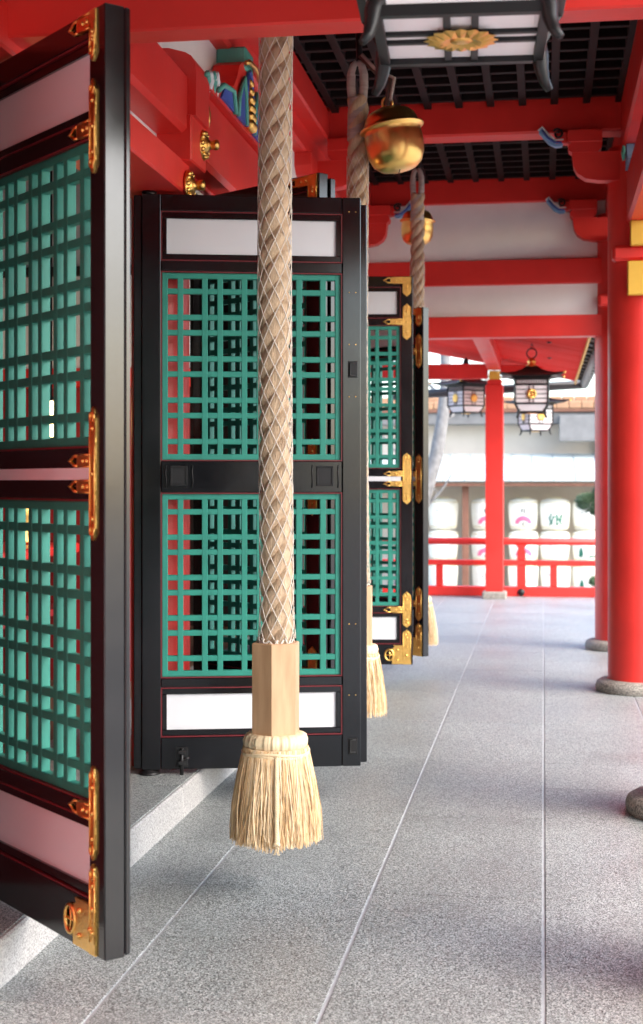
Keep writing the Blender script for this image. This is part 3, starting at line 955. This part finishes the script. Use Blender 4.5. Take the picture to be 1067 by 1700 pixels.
# ------------------------------------------------------------------ lanterns
def lantern(label, loc, rz, s=1.0, chain=.4):
    """loc = centre of the bottom plate; body width .34*s"""
    d = thing('hanging_lantern', label, 'lantern', loc, rz, 'hanging lanterns')
    def bx(m, a, b, bev=.0015): m.box([q * s for q in a], [q * s for q in b], bev)
    hw = .165
    m = MB()      # frame
    t = .011
    for sx in (-1, 1):
        for sy in (-1, 1):
            # corner posts narrow towards the foot
            m.tube([(sx * .13 * s, sy * .13 * s, 0), (sx * .135 * s, sy * .135 * s, .03 * s), (sx * hw * s, sy * hw * s, .085 * s), (sx * hw * s, sy * hw * s, .34 * s)], t * s, 4, smooth=False)
    for z, q in ((.0, .13), (.085, hw), (.275, hw), (.33, hw)):
        for sg in (-1, 1):
            bx(m, (-q, sg * q - t * .8, z - .009), (q, sg * q + t * .8, z + .009)); bx(m, (sg * q - t * .79, -q, z - .0085), (sg * q + t * .79, q, z + .0085))
    # glazing bars
    for sg in (-1, 1):
        for u in (-.02, .02):
            bx(m, (u - .004, sg * hw - .006, .09), (u + .004, sg * hw + .006, .27)); bx(m, (sg * hw - .0062, u - .0042, .09), (sg * hw + .0062, u + .0042, .27))
        for z in (.135, .18, .225):
            bx(m, (-hw, sg * hw - .0055, z - .0035), (hw, sg * hw + .0055, z + .0035)); bx(m, (sg * hw - .0057, -hw, z - .0033), (sg * hw + .0057, hw, z + .0033))
        for k in range(-6, 7):
            bx(m, (k * .024 - .002, sg * hw - .005, .28), (k * .024 + .002, sg * hw + .005, .325)); bx(m, (sg * hw - .0052, k * .024 - .0021, .28), (sg * hw + .0052, k * .024 + .0021, .325))
    for u in (-.022, .022):
        bx(m, (u - .006, -.13, -.006), (u + .006, .13, .005)); bx(m, (-.13, u - .0062, -.0055), (.13, u + .0062, .0052))
    m.build('frame', 'iron', d)
    m = MB()      # paper
    q = hw - .004
    for sg in (-1, 1):
        bx(m, (-q, sg * q - .001, .085), (q, sg * q + .001, .33), 0); bx(m, (sg * q - .001, -q, .085), (sg * q + .001, q, .33), 0)
    m.box((-.125 * s, -.125 * s, .001 * s), (.125 * s, .125 * s, .004 * s))
    for k in range(4):
        a = k * PI / 2; M = Matrix.Rotation(a, 4, 'Z')
        vs = [M @ (Vector(v) * s) for v in ((-.126, -.128, .005), (.126, -.128, .005), (q, -q, .084), (-q, -q, .084))]
        m.add(vs, [(0, 1, 2, 3)])
    m.build('paper_pane', 'paper', d)
    # feet curling outwards below the plate
    for sx in (-1, 1):
        for sy in (-1, 1):
            m = MB(); m.tube([Vector((sx * a, sy * a, z)) * s for a, z in ((.125, .03), (.134, .0), (.136, -.02), (.141, -.038), (.150, -.052))], .017 * s, 6, r1=.007 * s)
            m.build('foot', 'iron', d)
    m = MB()      # roof: four concave sheets with upturned corners
    N = 8; rings = []
    lv = [(.05, .47), (.09, .435), (.15, .40), (.21, .378), (.27, .365), (.285, .362)]
    vs = []; fs = []
    for j, (rad, z) in enumerate(lv):
        for k in range(4):
            for i in range(N):
                t = i / N * 2 - 1
                lift = (abs(t) ** 4) * .03 * (rad / .285) ** 2
                ex = 1 + (abs(t) ** 5) * .14 * (rad / .285)
                p = Vector((t * rad * ex, -rad * (1 + (abs(t) ** 5) * .14 * (rad / .285)), z + lift)) * s
                vs.append(Matrix.Rotation(k * PI / 2, 4, 'Z') @ p)
    n = 4 * N
    for j in range(len(lv) - 1):
        for k in range(n):
            fs.append((j * n + k, (j + 1) * n + k, (j + 1) * n + (k + 1) % n, j * n + (k + 1) % n))
    o = len(vs)
    vs2 = [v + Vector((0, 0, -.012 * s)) for v in vs]
    fs2 = [f[::-1] for f in fs]
    m.add(vs, fs); m.add(vs2, fs2)
    j = len(lv) - 1
    m.add([vs[j * n + k] for k in range(n)] + [vs2[j * n + k] for k in range(n)], [(k, n + k, n + (k + 1) % n, (k + 1) % n) for k in range(n)])
    m.box((-.19 * s, -.19 * s, .335 * s), (.19 * s, .19 * s, .36 * s))
    rf = m.build('lantern_roof', 'iron', d)
    m = MB()
    for sx in (-1, 1):
        for sy in (-1, 1):
            m.lathe([(0, -.014), (.01, -.01), (.013, 0), (.01, .01), (0, .014)], 8, c=(sx * .325 * s, sy * .325 * s, .385 * s), cap=False)
    m.lathe([(.055 * s, .455 * s), (.06 * s, .475 * s), (.035 * s, .49 * s), (.045 * s, .515 * s), (.035 * s, .54 * s), (.012 * s, .555 * s), (0, .557 * s)], 16, cap=False)
    m.build('gilt_finial', 'gold', rf)
    # gilt chrysanthemum crests on each side and the underside
    def crest(M, r0):
        m = MB()
        m.lathe([(r0 * .3, .0), (r0 * .3, .004), (r0 * .15, .007), (0, .007)], 12, M=M, cap=False)
        for k in range(16):
            a = 2 * PI * k / 16
            A = M @ Matrix.Rotation(a, 4, 'Z')
            m.add([A @ Vector(v) for v in ((r0 * .25, -.012 * s, .002), (r0 * .85, -r0 * .17, .002), (r0, 0, .002), (r0 * .85, r0 * .17, .002), (r0 * .25, .012 * s, .002), (r0 * .6, 0, .008 * s))],
                  [(0, 1, 5), (1, 2, 5), (2, 3, 5), (3, 4, 5), (4, 0, 5)])
        m.build('gilt_crest', 'gold', d)
    for k in range(4):
        crest(Matrix.Rotation(k * PI / 2, 4, 'Z') @ Matrix.Translation((0, -(hw + .006) * s, .18 * s)) @ Matrix.Rotation(PI / 2, 4, 'X'), .055 * s)
    crest(Matrix.Translation((0, 0, -.007 * s)) @ Matrix.Rotation(PI, 4, 'X'), .061 * s)
    m = MB()
    z0 = .60 * s
    m.tube([(.05 * s * math.cos(2 * PI * k / 18), 0, z0 + .05 * s * math.sin(2 * PI * k / 18)) for k in range(18)], .007 * s, 6, closed=True)
    z = z0 + .05 * s
    k = 0
    while z < chain:
        M = Matrix.Translation((0, 0, z + .018)) @ Matrix.Rotation(PI / 2 * (k % 2), 4, 'Z')
        m.tube([M @ Vector((.009 * math.cos(2 * PI * q / 10), 0, .02 * math.sin(2 * PI * q / 10))) for q in range(10)], .0035, 5, closed=True)
        z += .031; k += 1
    m.lathe([(.03, chain - .01), (.035, chain + .02), (.02, chain + .05), (.012, chain + .06)], 12)
    m.build('chain', 'iron', d)
    return d
lantern('black framed lantern close overhead, gilt crest under its base', (-.195, 3.46, 2.415), R(3), 1.47, 1.42)
lantern('far lantern facing us square-on, gilt crest on its front', (-.115, 14.1, 2.02), R(0), .95, .71)
lantern('far lantern turned cornerwise left of the square post', (-.925, 17.45, 2.18), R(40), .95, .60)
lantern('farthest lantern, half hidden behind the square-on lantern', (-.10, 17.75, 1.97), R(26), .95, .70)

# ------------------------------------------------------------------ gallery beyond the end wall
gal = thing('side_gallery', 'low vermilion gallery roof on a square post beyond the hall', 'gallery')
def gb(name, a, b, mt='red', bev=.006, parent=gal):
    m = MB(); m.box(a, b, bev); return m.build(name, mt, parent)
post = gb('post', (-.668, 16.80, .085), (-.462, 17.0, 2.47))
gb('post_foot', (-.705, 16.76, -.01), (-.425, 17.04, .083), 'granite_base', .015, post)
gb('post_cap', (-.648, 16.815, 2.47), (-.482, 16.985, 2.535), 'red', .006, post)
gb('yellow_band', (-.628, 16.79, 2.535), (-.502, 16.95, 2.635), 'paint_yellow', .004, post)
gb('cross_beam', (-3.2, 16.83, 2.548), (-.64, 16.98, 2.72))
gb('cross_beam', (-.50, 16.83, 2.60), (-.02, 16.98, 2.70))
gb('long_beam', (-.64, 11.97, 2.64), (-.49, 16.82, 2.82))
def zr(x): return 2.665 - .21 * (x - 0)
slope = math.atan(-.21)
m = MB(); m.box((-1.86, -.094, 0), (.40, .094, .02), .004); pk = m.mesh('roof_board', 'red_matte')
y = 12.1
while y < 18.0:
    put('roof_board', pk, gal, (0, y, zr(0) + .005 * random.random()), (0, -slope, 0)); y += .2
m = MB(); m.box((-1.95, 12.0, .03), (.46, 18.1, .09)); m.build('roof', 'grey_eave', gal, (0, 0, zr(0)), (0, -slope, 0))
gb('gilt_trim', (.372, 12.05, zr(.37) - .035), (.392, 18.05, zr(.37) + .0), 'paint_yellow', .002)
m = MB()
for (a, b) in (((.50, 12.0, zr(.5) + .06), (.50, 18.2, zr(.5) + .0)), ((.52, 18.2, zr(.5) + .0), (-1.9, 18.25, zr(.5) - .12))):
    m.tube([a, b], .055, 10)
m.build('gutter', 'gutter', gal)
y = 12.3
while y < 18:
    m = MB(); m.tube([(.34, y, zr(.4) + .03), (.45, y, zr(.5) + .02), (.52, y, zr(.5) - .03), (.58, y, zr(.5) + .05)], .012, 5); y += .42
    m.build('gutter_hook', 'iron', gal)
for px, py in ((-.55, 12.9), (.05, 13.6), (.06, 15.3)):
    m = MB(); m.lathe([(0, -.012), (.02, -.01), (.022, 0)], 10, c=(px, py, 2.636 if px < -.3 else zr(px) - .004), cap=False); m.build('stud', 'iron', gal)

# ------------------------------------------------------------------ railing
rl = thing('railing', 'low vermilion railing across the far end of the veranda', 'railing', (0, 17.25, 0))
def rb(name, a, b, mt='red', bev=.006, parent=rl):
    m = MB(); m.box(a, b, bev); return m.build(name, mt, parent)
rb('ground_rail', (-3.2, -.07, .002), (2.2, .07, .112))
rb('middle_rail', (-3.2, -.045, .362), (2.2, .045, .425))
m = MB(); m.tube([(-3.2, 0, .645), (2.2, 0, .645)], .04, 14); m.build('top_rail', 'red', rl)
for px in (-2.9, -.262, 1.9):
    m = MB(); m.box((px - .052, -.052, .114), (px + .052, .052, .36), .004); m.box((px - .05, -.05, .427), (px + .05, .05, .50), .004)
    m.prism([(px - .05, .50), (px + .05, .50), (px + .048, .54), (px + .035, .565), (px + .06, .60), (px + .062, .612), (px - .062, .612), (px - .06, .60), (px - .035, .565), (px - .048, .54)], -.05, .05)
    p_ = fixn(m.build('baluster_post', 'red', rl))
    m = MB(); m.lathe([(.045, 0), (.045, .01), (.036, .03), (.018, .042), (0, .045)], 16, M=Matrix.Translation((px, -.071, .052)) @ Matrix.Rotation(PI / 2, 4, 'X'), cap=False); m.build('iron_boss', 'iron', p_)
for px in (-1.228, .115, .95, -2.1):
    rb('strut', (px - .042, -.04, .114), (px + .042, .04, .36))

# ------------------------------------------------------------------ sake barrels and their shelter
def barrel_mesh():
    m = MB()
    prof = [(.0, .0), (.225, .0), (.245, .03), (.262, .12), (.278, .28), (.284, .42), (.278, .49), (.25, .535), (.20, .552), (.10, .575), (.03, .59), (0, .592)]
    m.lathe(prof, 32, cap=False)
    return m.mesh('barrel_body', 'komo')
BM = barrel_mesh()
BRS = []
for z, r_ in ((.045, .253), (.50, .276)):
    m = MB(); m.tube([(r_ * math.cos(2 * PI * k / 32), r_ * math.sin(2 * PI * k / 32), z) for k in range(32)], .009, 6, closed=True); BRS.append(m.mesh('straw_rope', 'komo_rope'))
m = MB()
m.tube([(.11 * math.cos(2 * PI * k / 20), .11 * math.sin(2 * PI * k / 20), .578) for k in range(20)], .012, 6, closed=True)
BRS.append(m.mesh('straw_rope', 'komo_rope'))
def rad(z):
    return .262 + (z - .12) * .06 + .0045 if z < .42 else .284
def wrap(m, poly):
    # polygon (u,z) in barrel face coordinates laid on the barrel's front
    out = []
    for u, z in poly:
        r_ = rad(z) + .003; a = -PI / 2 + u / r_
        out.append((r_ * math.cos(a), r_ * math.sin(a), z))
    m.add(out, [tuple(range(len(out)))])
def stroke(m, pts, wdt):
    for (a, b), (c, d_) in zip(pts[:-1], pts[1:]):
        L = math.hypot(c - a, d_ - b) or 1; nx, nz = -(d_ - b) / L * wdt / 2, (c - a) / L * wdt / 2
        wrap(m, [(a + nx, b + nz), (a - nx, b - nz), (c - nx * .7, d_ - nz * .7), (c + nx * .7, d_ + nz * .7)])
def musume(m, ox, oz, k, wd):
    S_ = lambda L: [(ox + a * k, oz + b * k) for a, b in L]
    # left: woman radical
    for L in ([(-.30, .42), (-.42, .0), (-.22, -.38)], [(-.12, .25), (-.25, -.15), (-.46, -.42)], [(-.50, .12), (-.04, .16)],
              # right: good
              [(.22, .50), (.26, .38)], [(.08, .34), (.08, -.42), (.22, -.28)], [(.08, .34), (.42, .34), (.42, .02), (.08, .02)], [(.08, .18), (.42, .18)],
              [(.20, .02), (.32, -.22), (.54, -.42)], [(.46, -.04), (.30, -.16)]):
        stroke(m, S_(L), wd)
def sakura(m, ox, oz, k, wd):
    S_ = lambda L: [(ox + a * k, oz + b * k) for a, b in L]
    for L in ([(-.48, .18), (-.1, .2)], [(-.28, .5), (-.28, -.5)], [(-.28, .1), (-.48, -.2)], [(-.26, .06), (-.12, -.1)],
              [(.02, .45), (.06, .32)], [(.2, .48), (.22, .34)], [(.44, .48), (.34, .32)], [(.0, .05), (.5, .08)], [(.2, .24), (.08, -.18), (.4, -.46)], [(.38, .1), (.24, -.2), (.02, -.46)]):
        stroke(m, S_(L), wd)
def scribble(m, ox, oz, k, wd, seed):
    r_ = random.Random(seed)
    for i in range(6):
        a = r_.uniform(-.4, .3), r_.uniform(-.4, .45)
        b = (a[0] + r_.choice((.35, .1, -.2)), a[1] + r_.choice((-.3, .05, -.15)))
        stroke(m, [(ox + a[0] * k, oz + a[1] * k), (ox + b[0] * k, oz + b[1] * k)], wd)
def barrel(label, x, y, z, kind):
    d = thing('sake_barrel', label, 'barrel', (x, y, z), random.uniform(-.06, .06) + math.atan2(-x, y) * 1, 'white sake barrels stacked under the shelter')
    b = put('barrel_body', BM, d); [put('straw_rope', q, d) for q in BRS]
    if kind == 'pink':
        m = MB()
        arc = [(.165 * math.cos(a), .10 + .15 * math.sin(a)) for a in [PI * k / 16 for k in range(17)]]
        inn = [(.085 * math.cos(a), .10 + .06 * math.sin(a)) for a in [PI * k / 16 for k in range(17)]]
        for i in range(16):
            wrap(m, [arc[i], arc[i + 1], inn[i + 1], inn[i]])
        wrap(m, [(.03, .255), (.03, .235), (-.03, .235), (-.03, .255)])
        m.build('print', 'print_pink', d)
        m = MB(); sakura(m, 0, .34, .10, .016); scribble(m, 0, .145, .11, .016, 4); scribble(m, .01, .10, .10, .014, 8); m.build('lettering', 'print_ink', d)
    elif kind == 'musume':
        m = MB(); musume(m, 0, .19, .26, .034); m.build('lettering', 'print_green', d)
        m = MB(); scribble(m, .14, .26, .06, .007, 3); m.build('small_lettering', 'print_ink', d)
    elif kind == 'column':
        m = MB()
        for i in range(3):
            scribble(m, -.02, .34 - i * .10, .085, .010, 10 + i); 
        scribble(m, -.12, .36, .07, .008, 21)
        m.build('lettering', 'print_ink', d)
        m = MB(); stroke(m, [(-.24, .455), (.14, .462)], .008); m.build('line', 'print_ink', d)
    elif kind == 'leaf':
        m = MB()
        wrap(m, [(-.16, .10), (-.10, .08), (-.07, .14), (-.09, .24), (-.12, .27), (-.15, .20)])
        wrap(m, [(.0, .075), (.16, .085), (.16, .115), (.06, .12)])
        m.build('print', 'print_green', d)
        m = MB(); scribble(m, .06, .33, .10, .010, 31); m.build('lettering', 'print_ink', d)
    elif kind == 'script':
        m = MB(); scribble(m, -.06, .30, .12, .014, 41); scribble(m, .05, .20, .12, .014, 43); scribble(m, -.02, .12, .1, .012, 47); m.build('lettering', 'print_ink', d)
    return d
GZ = -.71
rows = [('top row', GZ + 1.182), ('middle row', GZ + .591), ('bottom row', GZ)]
cols = [(-1.88, ('column', 'column', 'script'), 'left of the brown pole'), (-1.055, ('pink', 'pink', 'script'), 'behind the square post'),
        (-.375, ('pink', 'pink', 'script'), 'just right of the square post'), (.215, ('musume', 'script', 'column'), 'second right of the square post'),
        (.80, ('script', 'leaf', 'leaf'), 'by the pine bush')]
look = {'pink': 'with a pink arch print', 'column': 'with a column of ink writing', 'musume': 'with one bold green character', 'leaf': 'with a green leaf print', 'script': 'with sketchy ink writing'}
for x, kinds, where in cols:
    for (rn_, z), kd in zip(rows, kinds):
        barrel('white barrel %s, %s, %s' % (look[kd], rn_, where), x + random.uniform(-.012, .012), 27.2 + random.uniform(-.03, .03), z, kd)
# extra shelf board between tiers is hidden by the barrels
sh = thing('barrel_shelter', 'long open shelter with pale green metal roof over the barrels', 'shelter', (0, 27.5, GZ))
def sb(name, a, b, mt, bev=.005, parent=sh):
    m = MB(); m.box(a, b, bev); return m.build(name, mt, parent)
sb('back_wall', (-9, .85, 0), (9, .95, 2.3), 'beige_wall', 0)
sb('eave_board', (-9, -.98, 1.98), (9, -.90, 2.04), 'brown_wood')
for i in range(45):
    x = -9 + i * .4
    m = MB(); m.box((0, -1.05, 0), (.385, 1.5, .015), .002); m.box((.385, -1.05, 0), (.40, 1.5, .035), .002)
    me = m.mesh('roof_sheet', 'copper_roof') if i == 0 else me
    put('roof_sheet', me, sh, (x, 0, 2.29), (R(12), 0, 0))
for x in (-7.5, -4.5, -1.43, 1.7, 4.7, 7.6):
    sb('pole', (x - .06, -.75, 0), (x + .06, -.63, 2.02), 'brown_wood')

bd = thing('storehouse', 'low beige storehouse with brown tiled roof beyond the barrel shelter', 'building', (0, 29.2, GZ))
def bb(name, a, b, mt, bev=.005, parent=bd):
    m = MB(); m.box(a, b, bev); return m.build(name, mt, parent)
bb('wall', (-14, 0, 0), (14, 6, 3.35), 'beige_wall', 0)
bb('eave', (-14.5, -.55, 3.20), (14.5, 0, 3.42), 'grey_eave')
bb('vent_box', (.30, -.75, 2.85), (1.6, -.56, 3.36), 'vent_grey', .01)
bb('down_pipe', (1.0, -.1, 0), (1.08, -.02, 2.9), 'beige_wall', .01)
tl = bb('tile_edge', (-14.5, -.60, 3.43), (14.5, -.50, 3.50), 'brown_wood')
m = MB(); m.box((0, 0, 0), (.235, .07, .15), .02); tm = m.mesh('roof_tile', 'brown_tile')
for r_ in range(2):
    for i in range(60):
        put('roof_tile', tm, tl, (-7.2 + i * .24 + (.12 if r_ else 0), -.62 + r_ * .10, 3.49 + r_ * .10))
bb('roof', (-14.5, -.48, 3.45), (14.5, 6.5, 3.66), 'brown_tile', 0)

# ------------------------------------------------------------------ bare tree and pine bush
tr = thing('bare_tree', 'leaning grey bare tree trunk behind the far black door', 'tree', (-2.35, 23.6, GZ))
m = MB()
trunk = [(0, 0, 0), (.12, 0, .7), (.38, 0, 1.7), (.62, 0, 2.5), (.72, 0, 3.1), (.78, 0, 3.8), (.72, 0, 4.8), (.9, 0, 6.2)]
m.tube(trunk, .15, 12, r1=.06); m.build('trunk', 'bark', tr)
rnd = random.Random(4)
for b0, dr in (((.30, 0, 1.5), (.5, .1, .35)), ((.55, 0, 2.3), (-.35, .1, .5)), ((.50, 0, 2.1), (-.5, .2, .3)), ((.70, 0, 3.0), (.6, .2, .6)), ((.72, 0, 3.4), (-.6, .3, .8)), ((.74, 0, 4.4), (.5, -.4, .9)), ((.4, 0, 1.8), (-.45, -.1, .55))):
    p = Vector(b0); d_ = Vector(dr); path = [p.copy()]
    for i in range(6):
        d_ = d_ + Vector((rnd.uniform(-.12, .12), rnd.uniform(-.1, .1), rnd.uniform(-.03, .12)))
        p = p + d_ * .28; path.append(p.copy())
    m = MB(); m.tube(path, .035, 6, r1=.006)
    for q in (2, 4):
        pp = path[q]; m.tube([pp, pp + Vector((rnd.uniform(-.2, .2), rnd.uniform(-.2, .2), .18)), pp + Vector((rnd.uniform(-.3, .3), rnd.uniform(-.2, .2), .36))], .012, 5, r1=.003)
    m.build('branch', 'bark', tr)

def pine(label, loc, pads, seed):
    d = thing('pine_bush', label, 'bush', loc)
    rnd = random.Random(seed)
    m = MB(); m.tube([(0, 0, 0), (.08, .05, .5), (-.05, .02, 1.1), (.05, 0, 1.7), (0, 0, 2.2)], .07, 8, r1=.02)
    for c, r_ in pads:
        m.tube([(0, 0, c[2] - .15), (c[0] * .6, c[1] * .6, c[2] - .08), c], .02, 6, r1=.008)
    m.build('trunk', 'bark', d)
    m = MB()
    for c, r_ in pads:
        for i in range(int(2600 * r_ * r_ / .09)):
            v = Vector((rnd.gauss(0, 1), rnd.gauss(0, 1), rnd.gauss(0, 1))); v.normalize()
            v *= r_ * rnd.random() ** .33; v.z *= .6
            p = Vector(c) + v
            dirn = (v.normalized() + Vector((rnd.uniform(-.6, .6), rnd.uniform(-.6, .6), rnd.uniform(0, .9)))).normalized()
            sd_ = dirn.orthogonal().normalized() * .008
            L = rnd.uniform(.05, .09)
            m.add([p - sd_, p + sd_, p + dirn * L], [(0, 1, 2)])
    o = m.build('crown', 'pine', d)
    return d
pine('dark green pine bush in front of the barrels by the far column', (1.02, 24.2, GZ),
     [((-.25, 0, 1.72), .24), ((.1, .1, 1.9), .30), ((-.05, -.1, 1.6), .22), ((.35, 0, 1.6), .3), ((.15, 0, 2.3), .25), ((-.12, -.1, .42), .16), ((.2, 0, .5), .28), ((.3, .1, 1.0), .3)], 6)

# ------------------------------------------------------------------ things inside the hall
lamp = thing('paper_lamp', 'small lit paper lamp glowing inside the hall behind the nearest door lattice', 'lamp', (-2.72, 7.75, 1.60))
m = MB(); m.lathe([(.04, 0), (.07, .02), (.085, .1), (.07, .18), (.04, .2)], 16); m.build('shade', 'lamp_glow', lamp)
m = MB(); m.lathe([(.045, -.012), (.045, .0)], 12); m.lathe([(.045, .2), (.03, .215), (.008, .23), (.008, 1.70)], 10); m.build('mount', 'iron', lamp)
tb = thing('offering_table', 'dim red offering table deep inside the hall', 'table', (-3.2, 7.6, .12))
m = MB(); m.box((-.4, -.9, .80), (.4, .9, .86), .01); m.build('table_top', 'red', tb)
for sx in (-.35, .35):
    for sy in (-.82, .82):
        m = MB(); m.box((sx - .035, sy - .035, 0), (sx + .035, sy + .035, .80), .004); m.build('leg', 'red_dark', tb)
m = MB(); m.box((-.38, -.88, .45), (.38, .88, .49), .005); m.build('shelf', 'red_dark', tb)
for yy, lb in ((7.0, 'nearer gilt vase on the offering table'), (8.2, 'farther gilt vase on the offering table')):
    v = thing('gilt_vase', lb, 'vase', (-3.05, yy, .98), 0, 'vases on the offering table')
    m = MB(); m.lathe([(.05, 0), (.06, .02), (.035, .06), (.08, .16), (.085, .22), (.05, .29), (.035, .33), (.06, .37)], 18); m.build('vase_body', 'gold', v)
    m = MB(); m.lathe([(.062, .368), (.068, .375), (.06, .382), (.03, .378)], 18); m.build('rim', 'gold', v)
